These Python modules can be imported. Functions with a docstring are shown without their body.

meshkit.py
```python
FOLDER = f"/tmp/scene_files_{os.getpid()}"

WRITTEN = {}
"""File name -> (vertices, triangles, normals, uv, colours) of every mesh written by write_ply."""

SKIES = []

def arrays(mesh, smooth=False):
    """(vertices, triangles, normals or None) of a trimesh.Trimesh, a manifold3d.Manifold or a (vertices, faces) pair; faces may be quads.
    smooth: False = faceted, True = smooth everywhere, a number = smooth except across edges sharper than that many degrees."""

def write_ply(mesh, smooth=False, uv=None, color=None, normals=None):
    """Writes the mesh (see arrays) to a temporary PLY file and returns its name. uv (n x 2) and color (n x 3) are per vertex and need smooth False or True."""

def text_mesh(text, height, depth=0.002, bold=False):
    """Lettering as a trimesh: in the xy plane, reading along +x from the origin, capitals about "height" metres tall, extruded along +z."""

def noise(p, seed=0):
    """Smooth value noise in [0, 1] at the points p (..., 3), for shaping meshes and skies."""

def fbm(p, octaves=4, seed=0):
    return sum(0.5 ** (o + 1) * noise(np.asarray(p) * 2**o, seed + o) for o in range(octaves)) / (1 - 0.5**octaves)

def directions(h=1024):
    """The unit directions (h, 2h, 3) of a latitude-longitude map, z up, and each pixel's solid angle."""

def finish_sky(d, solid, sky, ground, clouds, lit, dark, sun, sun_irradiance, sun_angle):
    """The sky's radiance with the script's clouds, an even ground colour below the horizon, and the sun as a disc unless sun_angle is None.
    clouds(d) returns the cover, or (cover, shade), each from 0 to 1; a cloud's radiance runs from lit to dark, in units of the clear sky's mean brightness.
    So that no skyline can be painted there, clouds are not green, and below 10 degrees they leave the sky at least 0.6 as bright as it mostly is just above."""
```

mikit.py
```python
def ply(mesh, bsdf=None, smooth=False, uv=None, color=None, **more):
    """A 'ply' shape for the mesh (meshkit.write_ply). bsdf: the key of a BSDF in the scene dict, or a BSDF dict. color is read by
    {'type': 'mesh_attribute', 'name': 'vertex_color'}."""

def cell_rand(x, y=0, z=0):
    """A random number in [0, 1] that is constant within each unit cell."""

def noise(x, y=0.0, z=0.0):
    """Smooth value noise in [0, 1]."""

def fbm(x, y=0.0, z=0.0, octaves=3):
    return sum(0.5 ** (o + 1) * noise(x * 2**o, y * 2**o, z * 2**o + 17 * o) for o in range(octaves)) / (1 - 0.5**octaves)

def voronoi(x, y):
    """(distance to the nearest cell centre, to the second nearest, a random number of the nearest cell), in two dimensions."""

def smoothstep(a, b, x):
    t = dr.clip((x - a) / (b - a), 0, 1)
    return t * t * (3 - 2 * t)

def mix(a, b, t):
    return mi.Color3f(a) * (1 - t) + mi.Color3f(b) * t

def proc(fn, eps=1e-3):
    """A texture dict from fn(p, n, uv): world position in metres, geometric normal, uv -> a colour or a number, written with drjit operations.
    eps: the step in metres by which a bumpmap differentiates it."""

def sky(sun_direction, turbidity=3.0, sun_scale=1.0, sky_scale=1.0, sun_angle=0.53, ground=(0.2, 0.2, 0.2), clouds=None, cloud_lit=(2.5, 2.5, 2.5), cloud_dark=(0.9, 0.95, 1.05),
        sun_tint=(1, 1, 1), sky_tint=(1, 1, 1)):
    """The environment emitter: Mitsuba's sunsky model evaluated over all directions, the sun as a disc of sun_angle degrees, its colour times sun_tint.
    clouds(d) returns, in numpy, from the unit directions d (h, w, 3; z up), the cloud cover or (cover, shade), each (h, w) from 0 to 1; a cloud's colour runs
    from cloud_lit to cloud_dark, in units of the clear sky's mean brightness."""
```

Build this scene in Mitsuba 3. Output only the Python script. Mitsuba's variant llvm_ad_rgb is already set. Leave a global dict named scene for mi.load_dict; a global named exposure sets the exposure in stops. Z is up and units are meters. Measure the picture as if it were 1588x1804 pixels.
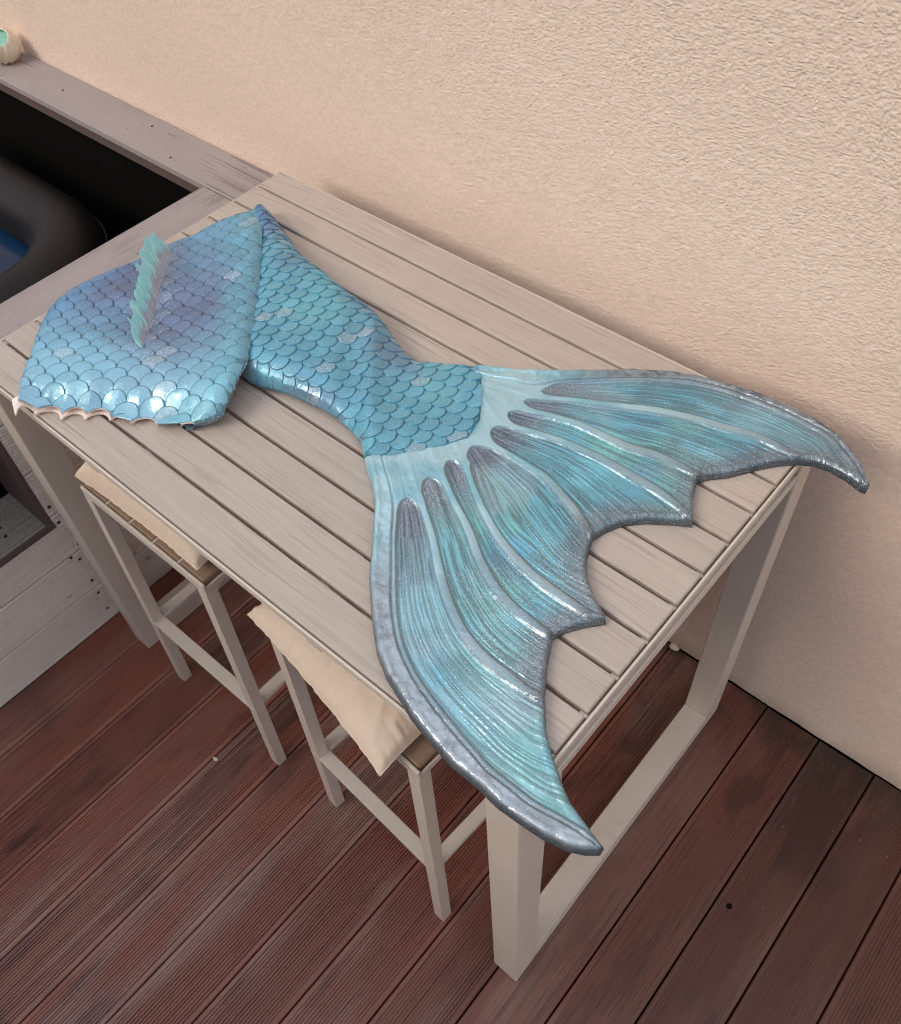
import math, random
import numpy as np, trimesh, shapely
import drjit as dr, mitsuba as mi, mikit, meshkit
from mikit import noise, fbm, voronoi, cell_rand, smoothstep, mix, proc, ply
from scipy.spatial import Delaunay, cKDTree
from shapely.geometry import Polygon

# ------------------------------------------------------------------ camera, sky, exposure
scene, labels = {'type': 'scene'}, {}
T4 = mi.ScalarTransform4f
CAM = np.array([1.5804334, -0.34469506, 2.1392516])
ROT = np.array([[0.75749431, 0.65129516, -0.0449109], [0.48708411, -0.6096311, -0.62537909], [-0.43468545, 0.45184571, -0.77902761]])
m4 = np.eye(4); m4[:3, 0] = -ROT[0]; m4[:3, 1] = -ROT[1]; m4[:3, 2] = ROT[2]; m4[:3, 3] = CAM
scene['camera'] = {'type': 'perspective', 'to_world': T4(m4), 'fov': math.degrees(2 * math.atan(794 / 1605.1)), 'fov_axis': 'x',
                   'near_clip': 0.05, 'far_clip': 400.0,
                   'principal_point_offset_x': -(806.14 - 794) / 1588, 'principal_point_offset_y': -(893.43 - 902) / 1804,
                   'film': {'type': 'hdrfilm', 'width': 901, 'height': 1024, 'rfilter': {'type': 'gaussian'}}}
scene['sky'] = mikit.sky([-0.30, -0.75, 0.58], turbidity=3, sun_scale=0.40, sun_angle=32, sun_tint=(0.90, 0.98, 1.14), clouds=lambda d: (1.0, 1.0 - 0.9 * np.clip(d[..., 2], 0, 1)),   # an overcast sky, brightest overhead
                         cloud_dark=(1.0, 1.06, 1.18),
                         cloud_lit=(3.3, 3.5, 3.9), ground=(0.1, 0.09, 0.085))
exposure = 2.05

# ------------------------------------------------------------------ helpers
def lin(r, g, b):
    return [((c / 255 + 0.055) / 1.055) ** 2.4 if c > 10 else c / 255 / 12.92 for c in (r, g, b)]
def rgb(c): return {'type': 'rgb', 'value': list(map(float, c))}
taken = {}
def key_for(name):
    n = taken.get(name, 0); taken[name] = n + 1
    return name if n == 0 else f'{name}_{n:03d}'
def thing(name, label, category, group=None):
    k = key_for(name); labels[k] = {'label': label, 'category': category}
    if group: labels[k]['group'] = group
    return k
def struct(name, label=None):
    k = key_for(name); labels[k] = {'kind': 'structure'}
    if label: labels[k]['label'] = label
    return k
def part(parent, name, mesh, bsdf, smooth=False, label=None, kind=None, **more):
    k = key_for(parent + '__' + name)
    scene[k] = mesh if isinstance(mesh, dict) else ply(mesh, bsdf, smooth=smooth, **more)
    if label or kind:
        labels[k] = {}
        if label: labels[k]['label'] = label
        if kind: labels[k]['kind'] = kind
    return k
def hexa(b, t):
    """box from 4 bottom and 4 top points (counter-clockwise from above)"""
    v = np.array(list(b) + list(t), float)
    f = [[0, 3, 2, 1], [4, 5, 6, 7], [0, 1, 5, 4], [1, 2, 6, 5], [2, 3, 7, 6], [3, 0, 4, 7]]
    f = np.array(f); return trimesh.Trimesh(v, np.vstack([f[:, [0, 1, 2]], f[:, [0, 2, 3]]]), process=False)
def box(x0, x1, y0, y1, z0, z1, c=0.0):
    """box with chamfered edges (c)"""
    if c <= 0:
        return hexa([(x0, y0, z0), (x1, y0, z0), (x1, y1, z0), (x0, y1, z0)], [(x0, y0, z1), (x1, y0, z1), (x1, y1, z1), (x0, y1, z1)])
    pts = []
    for sx in (0, 1):
        for sy in (0, 1):
            for sz in (0, 1):
                p = np.array([(x0, x1)[sx], (y0, y1)[sy], (z0, z1)[sz]], float)
                d = np.array([1 - 2 * sx, 1 - 2 * sy, 1 - 2 * sz]) * c
                for a in range(3):
                    q = p + d; q[a] = p[a]; pts.append(q)
    return trimesh.convex.convex_hull(np.array(pts))
def tf(mesh, rotz=0.0, loc=(0, 0, 0)):
    m = mesh.copy(); m.apply_transform(trimesh.transformations.rotation_matrix(rotz, [0, 0, 1])); m.apply_translation(loc); return m
def cat(ms): return trimesh.util.concatenate(ms)
def profile_bar(prof, a0, a1, axes):
    """extrude a closed 2D profile (list of (p,q)) from a0 to a1 along axis axes[2]; p -> axes[0], q -> axes[1]"""
    poly = Polygon(prof)
    if not poly.exterior.is_ccw: prof = prof[::-1]
    n = len(prof); P = np.array(prof)
    v = np.zeros((2 * n, 3)); v[:n, axes[0]] = v[n:, axes[0]] = P[:, 0]; v[:n, axes[1]] = v[n:, axes[1]] = P[:, 1]; v[:n, axes[2]] = a0; v[n:, axes[2]] = a1
    i = np.arange(n); j = (i + 1) % n
    f = np.vstack([np.stack([i, j, j + n], 1), np.stack([i, j + n, i + n], 1)])
    vv, ff = trimesh.creation.triangulate_polygon(Polygon(P), engine='earcut')
    t = cKDTree(P).query(vv)[1]; ff = t[ff]
    f = np.vstack([f, ff[:, ::-1], ff + n])
    m = trimesh.Trimesh(v, f, process=False)
    if m.volume < 0: m.invert()
    return m
def groove_profile(w, h, pitch, depth, margin, rng=None):
    """cross-section of a ribbed decking board: width w, top at 0, thickness h"""
    pts = [(-w / 2, -h), (w / 2, -h), (w / 2, -0.002), (w / 2 - 0.002, 0)]
    n = int((w - 2 * margin) / pitch); x = (n * pitch) / 2
    for i in range(n):
        a = x - i * pitch; d = depth * (1 if rng is None else rng.uniform(0.6, 1.1))
        pts += [(a - 0.22 * pitch, 0), (a - 0.30 * pitch, -d), (a - 0.70 * pitch, -d), (a - 0.78 * pitch, 0)]
    pts += [(-w / 2 + 0.002, 0), (-w / 2, -0.002)]
    return pts
def smooth_line(pts, n=160):
    from scipy.interpolate import PchipInterpolator
    p = np.array(pts, float); s = np.r_[0, np.cumsum(np.linalg.norm(np.diff(p, axis=0), axis=1))]
    t = np.linspace(0, s[-1], n)
    q = np.stack([PchipInterpolator(s, p[:, k])(t) for k in (0, 1)], 1)
    for _ in range(6): q[1:-1] = 0.25 * q[:-2] + 0.5 * q[1:-1] + 0.25 * q[2:]
    return q
def resample(poly, h):
    p = np.array(poly + [poly[0]], float); out = []
    for a, b in zip(p[:-1], p[1:]):
        n = max(1, int(round(np.linalg.norm(b - a) / h))); out.append(a + (b - a) * (np.arange(n) / n)[:, None])
    return np.vstack(out)
def tri_poly(poly, h, seed=0):
    """even triangulation of a 2D polygon: points, triangles, number of boundary points (they come first)"""
    B = resample(poly, h); P = Polygon(B); rng = np.random.default_rng(seed)
    x0, y0, x1, y1 = P.bounds
    gx, gy = np.meshgrid(np.arange(x0, x1, h), np.arange(y0, y1, h * 0.866)); gx = gx + (np.arange(gx.shape[0]) % 2)[:, None] * h / 2
    G = np.stack([gx.ravel(), gy.ravel()], 1) + rng.uniform(-0.08, 0.08, (gx.size, 2)) * h
    G = G[shapely.contains_xy(P, G[:, 0], G[:, 1])]
    G = G[cKDTree(resample(poly, h / 3)).query(G)[0] > 0.6 * h]
    V = np.vstack([B, G]); F = Delaunay(V).simplices; C = V[F].mean(1)
    F = F[shapely.contains_xy(P, C[:, 0], C[:, 1])]
    a = V[F]; cr = (a[:, 1, 0] - a[:, 0, 0]) * (a[:, 2, 1] - a[:, 0, 1]) - (a[:, 1, 1] - a[:, 0, 1]) * (a[:, 2, 0] - a[:, 0, 0])
    F[cr < 0] = F[cr < 0][:, ::-1]; F = F[np.abs(cr) > 1e-12]
    return V, F, len(B)
def closed_sheet(V, F, nb, top, bot):
    """top and bottom height over the same triangulation, joined along the first nb (boundary) points"""
    n = len(V); v = np.vstack([np.c_[V, top], np.c_[V, bot]])
    i = np.arange(nb); j = (i + 1) % nb
    f = np.vstack([F, F[:, ::-1] + n, np.stack([i, i + n, j + n], 1), np.stack([i, j + n, j], 1)])
    return v, f
def tube(points, r, sides=6):
    p = np.asarray(points, float); t = np.gradient(p, axis=0); t /= np.linalg.norm(t, axis=1, keepdims=True) + 1e-12
    a = np.cross(t, [0.1, 0.2, 1.0]); a /= np.linalg.norm(a, axis=1, keepdims=True) + 1e-12; b = np.cross(t, a)
    an = np.arange(sides) * 2 * math.pi / sides; r = np.broadcast_to(r, len(p))
    v = p[:, None] + r[:, None, None] * (np.cos(an)[None, :, None] * a[:, None] + np.sin(an)[None, :, None] * b[:, None])
    i, j = np.meshgrid(np.arange(len(p) - 1), np.arange(sides), indexing='ij'); j2 = (j + 1) % sides
    q = np.stack([i * sides + j, i * sides + j2, (i + 1) * sides + j2, (i + 1) * sides + j], -1).reshape(-1, 4)
    return trimesh.Trimesh(v.reshape(-1, 3), np.vstack([q[:, [0, 1, 2]], q[:, [0, 2, 3]]]), process=False)
def sst(a, b, x):
    t = np.clip((x - a) / (b - a), 0, 1); return t * t * (3 - 2 * t)
def lerp(a, b, t): return np.asarray(a) * (1 - np.asarray(t)[..., None]) + np.asarray(b) * np.asarray(t)[..., None]
def nz(p, f, seed=0, octaves=3):
    p = np.atleast_2d(p); q = np.zeros((len(p), 3)); q[:, :p.shape[1]] = p * f; return meshkit.fbm(q, octaves, seed)

# ------------------------------------------------------------------ materials
def mat(key, base, rough=0.5, spec=0.5, bump=None, bscale=1.0, eps=1e-3, **more):
    b = {'type': 'principled', 'base_color': rgb(base) if isinstance(base, (list, tuple)) else base, 'roughness': rough, 'specular': spec, **more}
    if bump is not None: b = {'type': 'bumpmap', 'arbitrary': proc(bump, eps), 'scale': bscale, 'bsdf': b}
    scene[key] = {'type': 'twosided', 'bsdf': b}
    return key
def wall_color(p, n, uv):
    a = fbm(p.x * 1.3, p.z * 1.3, 3.0); b = noise(p.x * 160, p.y * 160, p.z * 160)
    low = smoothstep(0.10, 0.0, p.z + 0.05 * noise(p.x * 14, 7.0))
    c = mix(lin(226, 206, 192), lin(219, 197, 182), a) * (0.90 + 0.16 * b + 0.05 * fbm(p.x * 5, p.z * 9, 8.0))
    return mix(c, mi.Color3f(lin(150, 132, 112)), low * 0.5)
def wall_bump(p, n, uv):
    wx, wz = p.x + 0.004 * noise(p.x * 70, p.z * 70, 2.0), p.z + 0.004 * noise(p.x * 70, p.z * 70, 9.0)
    a = 1 - dr.abs(2 * noise(wx * 165, wz * 215) - 1); b = noise(wx * 300 + 31, wz * 380); c = noise(p.x * 30, p.z * 40)
    return 0.0012 * a * (0.7 + 0.6 * c) + 0.0012 * b
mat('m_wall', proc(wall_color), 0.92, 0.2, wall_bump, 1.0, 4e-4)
def wood(base, dark, ax):
    def f(p, n, uv):
        u, v = (p.x, p.y) if ax == 0 else (p.y, p.x)
        lane = dr.floor(v / (0.8 / 11)) if ax == 0 else dr.floor(v / 0.078)
        tone = cell_rand(lane, 3.0, 5.0); o = tone * 40
        warp = v + 0.010 * noise(u * 5 + o, v * 20) + 0.004 * noise(u * 17 + o, v * 60)
        g = noise(u * 6 + o, warp * 420); g2 = noise(u * 14 + o, warp * 900 + 3); vein = smoothstep(0.68, 0.86, noise(u * 9 + o, warp * 330))
        patch = fbm(u * 3 + o, v * 12)
        c = mix(mi.Color3f(base), mi.Color3f(dark), dr.clip(0.10 * g + 0.16 * g2 + 0.30 * vein * patch, 0, 1))
        return c * (0.95 + 0.06 * tone + 0.10 * patch)
    return f
mat('m_slat', proc(wood(lin(184, 172, 162), lin(108, 92, 82), 0)), 0.55, 0.35, lambda p, n, uv: 0.0003 * noise(p.x * 10, p.y * 700), 1.0, 3e-4)
mat('m_seat', proc(wood(lin(148, 124, 104), lin(88, 68, 54), 1)), 0.6, 0.35)
def alu_color(p, n, uv):
    s = smoothstep(0.72, 0.85, noise(p.x * 90, p.y * 90, p.z * 90)) * smoothstep(0.35, 0.0, p.z)
    return mix(lin(206, 195, 184), lin(199, 187, 175), fbm(p.x * 5, p.y * 5, p.z * 5)) * (1 - 0.05 * s + 0.25 * smoothstep(0.955, 0.97, noise(p.x * 150, p.y * 150, p.z * 150)))
mat('m_alu', proc(alu_color), 0.42, 0.45)
mat('m_pad', lin(215, 208, 198), 0.6)
def deck_color(p, n, uv):
    lane = dr.floor((p.x - 0.0095) / 0.141); r1 = cell_rand(lane, 1.0, 4.0); r2 = cell_rand(lane, 8.0, 2.0); o = r1 * 31
    a = fbm(p.x * 9 + o, p.y * 2.4 + o, 1.0, 4); b = noise(p.x * 280 + o, p.y * 12); w = fbm(p.x * 40, p.y * 5 + o, 5.0, 4); m = fbm(p.x * 5, p.y * 5, 7.0)
    dark = smoothstep(1.15, 1.75, p.x + 0.25 * r2)  # viewer's shadow and wet painted in: boards darken towards the right
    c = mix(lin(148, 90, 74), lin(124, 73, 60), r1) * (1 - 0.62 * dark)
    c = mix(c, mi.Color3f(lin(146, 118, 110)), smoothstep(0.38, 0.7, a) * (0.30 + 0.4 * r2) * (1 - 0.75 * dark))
    c = mix(c, mi.Color3f(lin(58, 38, 34)), smoothstep(0.55, 0.75, w) * 0.42 * smoothstep(0.45, 0.65, m))
    c = mix(c, mi.Color3f(lin(52, 30, 26)), smoothstep(0.62, 0.8, b) * 0.22)
    damp = smoothstep(0.50, 0.60, fbm(p.x * 12 + o, p.y * 4.5, 11.0, 4)) * smoothstep(0.42, 0.6, fbm(p.x * 2.5, p.y * 2.5, 3.0))
    c = mix(c, c * mi.Color3f(0.52, 0.50, 0.52), damp * 0.8)
    pale = smoothstep(0.62, 0.8, noise(p.x * 200, p.y * 3.5 + o)) * smoothstep(0.45, 0.7, a)
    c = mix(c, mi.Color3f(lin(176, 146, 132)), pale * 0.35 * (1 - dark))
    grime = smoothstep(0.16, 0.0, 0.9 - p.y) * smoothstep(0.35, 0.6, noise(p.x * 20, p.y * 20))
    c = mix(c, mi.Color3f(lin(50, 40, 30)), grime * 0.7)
    spot = smoothstep(0.90, 0.95, noise(p.x * 60, p.y * 38))
    return mix(c, mi.Color3f(lin(40, 28, 26)), spot * 0.15)
def deck_bump(p, n, uv): return 0.0006 * noise(p.x * 420, p.y * 26) + 0.0003 * noise(p.x * 300, p.y * 300)
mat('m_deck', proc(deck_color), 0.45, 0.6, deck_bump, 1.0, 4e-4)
def clad_color(p, n, uv):
    a = fbm(p.y * 4, p.z * 14, 2.0, 3); b = noise(p.y * 14, p.z * 500); knot = smoothstep(0.93, 0.97, noise(p.y * 60, p.z * 90))
    c = mix(lin(238, 230, 222), lin(220, 210, 200), a) * (0.9 + 0.15 * b)
    return mix(c, mi.Color3f(lin(110, 92, 78)), knot * 0.6)
mat('m_clad', proc(clad_color), 0.7, 0.25)
def taupe(ax):
    def f(p, n, uv):
        u, v = (p.x, p.y) if ax == 0 else (p.y, p.x)
        a = fbm(u * 3, v * 18, 4.0, 3); g = smoothstep(0.55, 0.8, noise(u * 5, v * 330)) * smoothstep(0.5, 0.66, fbm(u * 4 + 9, v * 9))
        k = smoothstep(0.93, 0.97, noise(u * 60, v * 95))
        c = mix(lin(164, 154, 152), lin(150, 140, 140), a)
        return mix(c, mi.Color3f(lin(92, 78, 74)), dr.clip(g * 0.5 + k * 0.4, 0, 1))
    return f
mat('m_coping_x', proc(taupe(0)), 0.62, 0.3, lambda p, n, uv: 0.0004 * noise(p.x * 8, p.y * 330), 1.0, 4e-4)
mat('m_coping_y', proc(taupe(1)), 0.62, 0.3, lambda p, n, uv: 0.0004 * noise(p.y * 8, p.x * 330), 1.0, 4e-4)
mat('m_jamb', lin(98, 84, 80), 0.6, 0.3)
mat('m_sill', proc(lambda p, n, uv: mix(lin(178, 168, 162), lin(150, 140, 136), noise(p.x * 300, p.y * 5))), 0.6, 0.3)
mat('m_black', lin(9, 8, 8), 0.8, 0.1)
mat('m_tub', proc(lambda p, n, uv: mix(lin(26, 19, 19), lin(14, 13, 16), fbm(p.x * 5, p.y * 5, p.z * 5))), 0.46, 0.3)
mat('m_tub_seam', lin(52, 48, 46), 0.4, 0.5)
mat('m_water', lin(14, 44, 74), 0.12, 0.3)
mat('m_screw', lin(52, 42, 38), 0.5, 0.4)
mat('m_ground', lin(120, 112, 104), 0.9, 0.2)
def fab_color(p, n, uv):
    a = fbm(p.x * 14, p.y * 14, p.z * 14); b = noise(p.x * 700, p.y * 700, p.z * 700)
    return mix(lin(228, 210, 192), lin(220, 198, 176), a) * (0.93 + 0.12 * b)
mat('m_fabric', proc(fab_color), 0.85, 0.2, lambda p, n, uv: 0.0005 * noise(p.x * 600, p.y * 600, p.z * 600), 1.0, 4e-4, sheen=0.4)
VC = {'type': 'mesh_attribute', 'name': 'vertex_color'}
def wet(p, n, uv):
    return 0.25 + 0.24 * smoothstep(0.46, 0.51, fbm(p.x * 22, p.y * 22, p.z * 9) + 0.06 * (noise(p.x * 120, p.y * 120) - 0.5))
def paint_bump(p, n, uv): return 0.0006 * fbm(p.x * 150, p.y * 150, p.z * 150) + 0.0008 * noise(p.x * 48, p.y * 48, p.z * 48)
def sparkle(p, n, uv): return mi.Float(dr.select(cell_rand(p.x * 1300, p.y * 1300, p.z * 1300) < uv.x * 0.8, 1.0, 0.0))
scene['m_glitter'] = {'type': 'twosided', 'bsdf': {'type': 'principled', 'base_color': rgb((0.66, 0.68, 0.72)), 'roughness': 0.35, 'metallic': 0.6, 'specular': 0.6}}
scene['m_skin'] = {'type': 'twosided', 'bsdf': {'type': 'bumpmap', 'arbitrary': proc(paint_bump, 4e-4), 'scale': 1.0,
    'bsdf': {'type': 'principled', 'base_color': VC, 'roughness': proc(wet), 'specular': 0.6, 'metallic': 0.34, 'clearcoat': 0.9, 'clearcoat_gloss': 0.93}}}
scene['m_paint'] = {'type': 'blendbsdf', 'weight': proc(sparkle), 'a': {'type': 'ref', 'id': 'm_skin'}, 'b': {'type': 'ref', 'id': 'm_glitter'}}
mat('m_lining', lin(244, 226, 216), 0.7, 0.3)
scene['m_gel'] = {'type': 'twosided', 'bsdf': {'type': 'principled', 'base_color': VC, 'roughness': 0.35, 'specular': 0.5, 'clearcoat': 0.5, 'clearcoat_gloss': 0.9}}
scene['m_dorsal'] = {'type': 'blendbsdf', 'weight': proc(sparkle), 'a': {'type': 'ref', 'id': 'm_gel'}, 'b': {'type': 'ref', 'id': 'm_glitter'}}
mat('m_shell', proc(lambda p, n, uv: mix(lin(238, 228, 205), lin(218, 200, 172), fbm(p.x * 30, p.y * 30, p.z * 60))), 0.5, 0.4)
mat('m_wax', lin(134, 186, 172), 0.3, 0.5)
mat('m_chip', lin(222, 210, 194), 0.8, 0.2)

# ------------------------------------------------------------------ the setting: ground, deck, wall
H, L, W, YW, XC = 1.020, 1.3204, 0.8, 0.9008, -0.1128
PITCH = W / 11
k = struct('ground', 'pale bare ground under and around the raised deck')
scene[k] = ply(box(-60, 60, -60, 60, -0.5, -0.13), 'm_ground')
deck = struct('deck', 'dark red brown ribbed wooden deck with narrow gaps')
rng = np.random.default_rng(5)
hole = (1.5901, 0.4154)
for i in range(-1, 23):
    cx = 0.0095 + 0.141 * (i + 0.5)
    y1 = YW - 0.003 - rng.uniform(0, 0.003)
    depth = 0.0042 if i < 9 else (0.0026 if i % 3 else 0.0014)
    prof = groove_profile(0.1375, 0.024, 0.0070, depth, 0.006, rng)
    z = rng.uniform(-0.0012, 0.0)
    prof = [(cx + a, z + b) for a, b in prof]
    x0 = XC + 0.004
    if cx - 0.07 < x0: prof = [(max(a, x0), b) for a, b in prof]
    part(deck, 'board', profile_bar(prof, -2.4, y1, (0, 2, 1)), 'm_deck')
part(deck, 'joist', cat([box(-0.1, 3.2, y, y + 0.05, -0.13, -0.0265) for y in np.arange(-2.3, 0.9, 0.45)]), 'm_black')
part(deck, 'underlay', box(-0.1, 3.2, -2.4, YW + 0.02, -0.128, -0.1265), 'm_black')
kh = part(deck, 'knot_hole', trimesh.creation.cylinder(0.0062, 0.0012, sections=20, transform=trimesh.transformations.translation_matrix([hole[0], hole[1], 0.0008])), 'm_black', label='small dark round hole in a deck board')

wall = thing('house_wall', 'beige rough rendered house wall behind the table', 'wall')
wx = np.arange(-5.0, 4.2, 0.02); r = np.random.default_rng(2)
edge = -0.004 + 0.008 * meshkit.fbm(np.c_[wx * 22, wx * 0, wx * 0], 4, 3)           # the render's ragged lower edge
nv = len(wx)
v = np.vstack([np.c_[wx, np.full(nv, YW), edge], np.c_[wx, np.full(nv, YW), np.full(nv, 2.3)], np.c_[wx, np.full(nv, YW + 0.3), np.full(nv, 2.3)], np.c_[wx, np.full(nv, YW + 0.3), edge]])
f = []
for a in range(4):
    b = (a + 1) % 4
    for i in range(nv - 1): f.append([a * nv + i, a * nv + i + 1, b * nv + i + 1, b * nv + i])
f = np.array(f); wm = trimesh.Trimesh(v, np.vstack([f[:, [0, 1, 2]], f[:, [0, 2, 3]]]), process=False)
ends = np.array([[0, nv, 2 * nv, 3 * nv], [4 * nv - 1, 3 * nv - 1, 2 * nv - 1, nv - 1]])
wm.faces = np.vstack([wm.faces, ends[:, [0, 1, 2]], ends[:, [0, 2, 3]]])
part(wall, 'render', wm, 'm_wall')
part(wall, 'plinth', box(-5, 4.2, YW + 0.012, YW + 0.29, -0.13, 0.03), 'm_black')
part(wall, 'coping', box(-5, 4.2, YW - 0.03, YW + 0.34, 2.302, 2.33, 0.004), 'm_jamb')

fence = thing('garden_fence', 'unseen dark timber fence added behind the camera to shade the terrace', 'fence')  # added out of view to hold back low sky and sun
for i in range(38):
    part(fence, 'board', box(-3.2 + i * 0.16, -3.2 + i * 0.16 + 0.152, -2.62, -2.60, -0.12, 2.6, 0.002), 'm_jamb')
# ------------------------------------------------------------------ raised pool surround on the left
pool = thing('pool_surround', 'raised timber pool surround with pale ribbed cladding and grey coping beside the table', 'pool surround')
zs = [-0.005, 0.145, 0.297, 0.449, 0.601, 0.753, 0.878]
for z0, z1 in zip(zs[:-1], zs[1:]):
    def clad(a, b, ya, gap=0.0055):
        pr = groove_profile(b - a - gap, 0.02, 0.0092, 0.0048, 0.006 if b - a > 0.08 else 0.002)
        part(pool, 'cladding_board', profile_bar([(0.5 * (a + b) + u, XC + q) for u, q in pr], ya, 0.885, (2, 0, 1)), 'm_clad')
    if z0 < 0.3 and z1 > 0.44: clad(z0, 0.4125, -1.9); clad(0.4105, z1, -0.0065)       # the board notched by the sill
    else: clad(z0, z1, -0.0065 if z0 > 0.44 else -1.9)
for (y, z) in [(0.018, 0.318), (-0.016, 0.293), (-0.002, 0.1763), (-0.0056, 0.1206), (-0.007, 0.0457), (0.0046, 0.4209), (0.0, 0.27), (0.005, 0.48), (-0.50, 0.27), (-0.5, 0.18), (-0.5, 0.12), (-0.5, 0.04)]:
    sc = trimesh.creation.cylinder(0.0042, 0.0016, sections=12, transform=trimesh.transformations.rotation_matrix(math.pi / 2, [0, 1, 0])); sc.apply_translation([XC + 0.0006, y, z])
    part(pool, 'screw', sc, 'm_screw')
part(pool, 'jamb', box(-0.288, XC + 0.001, -0.0245, -0.0085, 0.4335, 0.876, 0.0015), 'm_jamb', label='dark stained board closing the end of the opening')
gp = groove_profile(0.172, 0.019, 0.0092, 0.0042, 0.006)
part(pool, 'sill', profile_bar([(-0.197 + a, 0.433 + b) for a, b in gp], -1.9, -0.009, (0, 2, 1)), 'm_sill', label='grey ribbed sill board in the opening')
part(pool, 'sill_fascia', box(XC - 0.0015, XC + 0.0035, -1.9, -0.006, 0.4135, 0.4345, 0.001), 'm_jamb')
for (x, y) in [(-0.20, -0.10), (-0.165, -0.105)]:
    part(pool, 'screw', trimesh.creation.cylinder(0.004, 0.0014, sections=12, transform=trimesh.transformations.translation_matrix([x, y, 0.4335])), 'm_screw')
part(pool, 'side_coping', box(-0.277, -0.105, -1.9, 0.757, 0.880, 0.900, 0.002), 'm_coping_y', label='grey coping board running away from the camera')
part(pool, 'wall_coping', box(-3.2, -0.088, 0.7605, 0.8975, 0.880, 0.900, 0.002), 'm_coping_x', label='grey coping board along the foot of the wall')
part(pool, 'lip', box(-3.2, -0.29, 0.768, 0.786, 0.845, 0.879, 0.001), 'm_jamb')
part(pool, 'liner', cat([box(-0.300, -0.2895, -1.9, 0.767, -0.1, 0.878), box(-3.2, -0.302, 0.7875, 0.80, -0.1, 0.878), box(-3.2, -0.302, -1.9, 0.786, -0.12, 0.0), box(-3.2, -3.19, -1.9, 0.78, 0.0, 0.878)]), 'm_black', label='black pool liner')
for (x, y) in [(-0.14, 0.72), (-0.14, 0.78), (-0.16, 0.87), (-0.45, 0.79), (-0.62, 0.86), (-1.0, 0.83)]:
    part(pool, 'screw', trimesh.creation.cylinder(0.0035, 0.0014, sections=12, transform=trimesh.transformations.translation_matrix([x, y, 0.9004])), 'm_screw')
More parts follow.
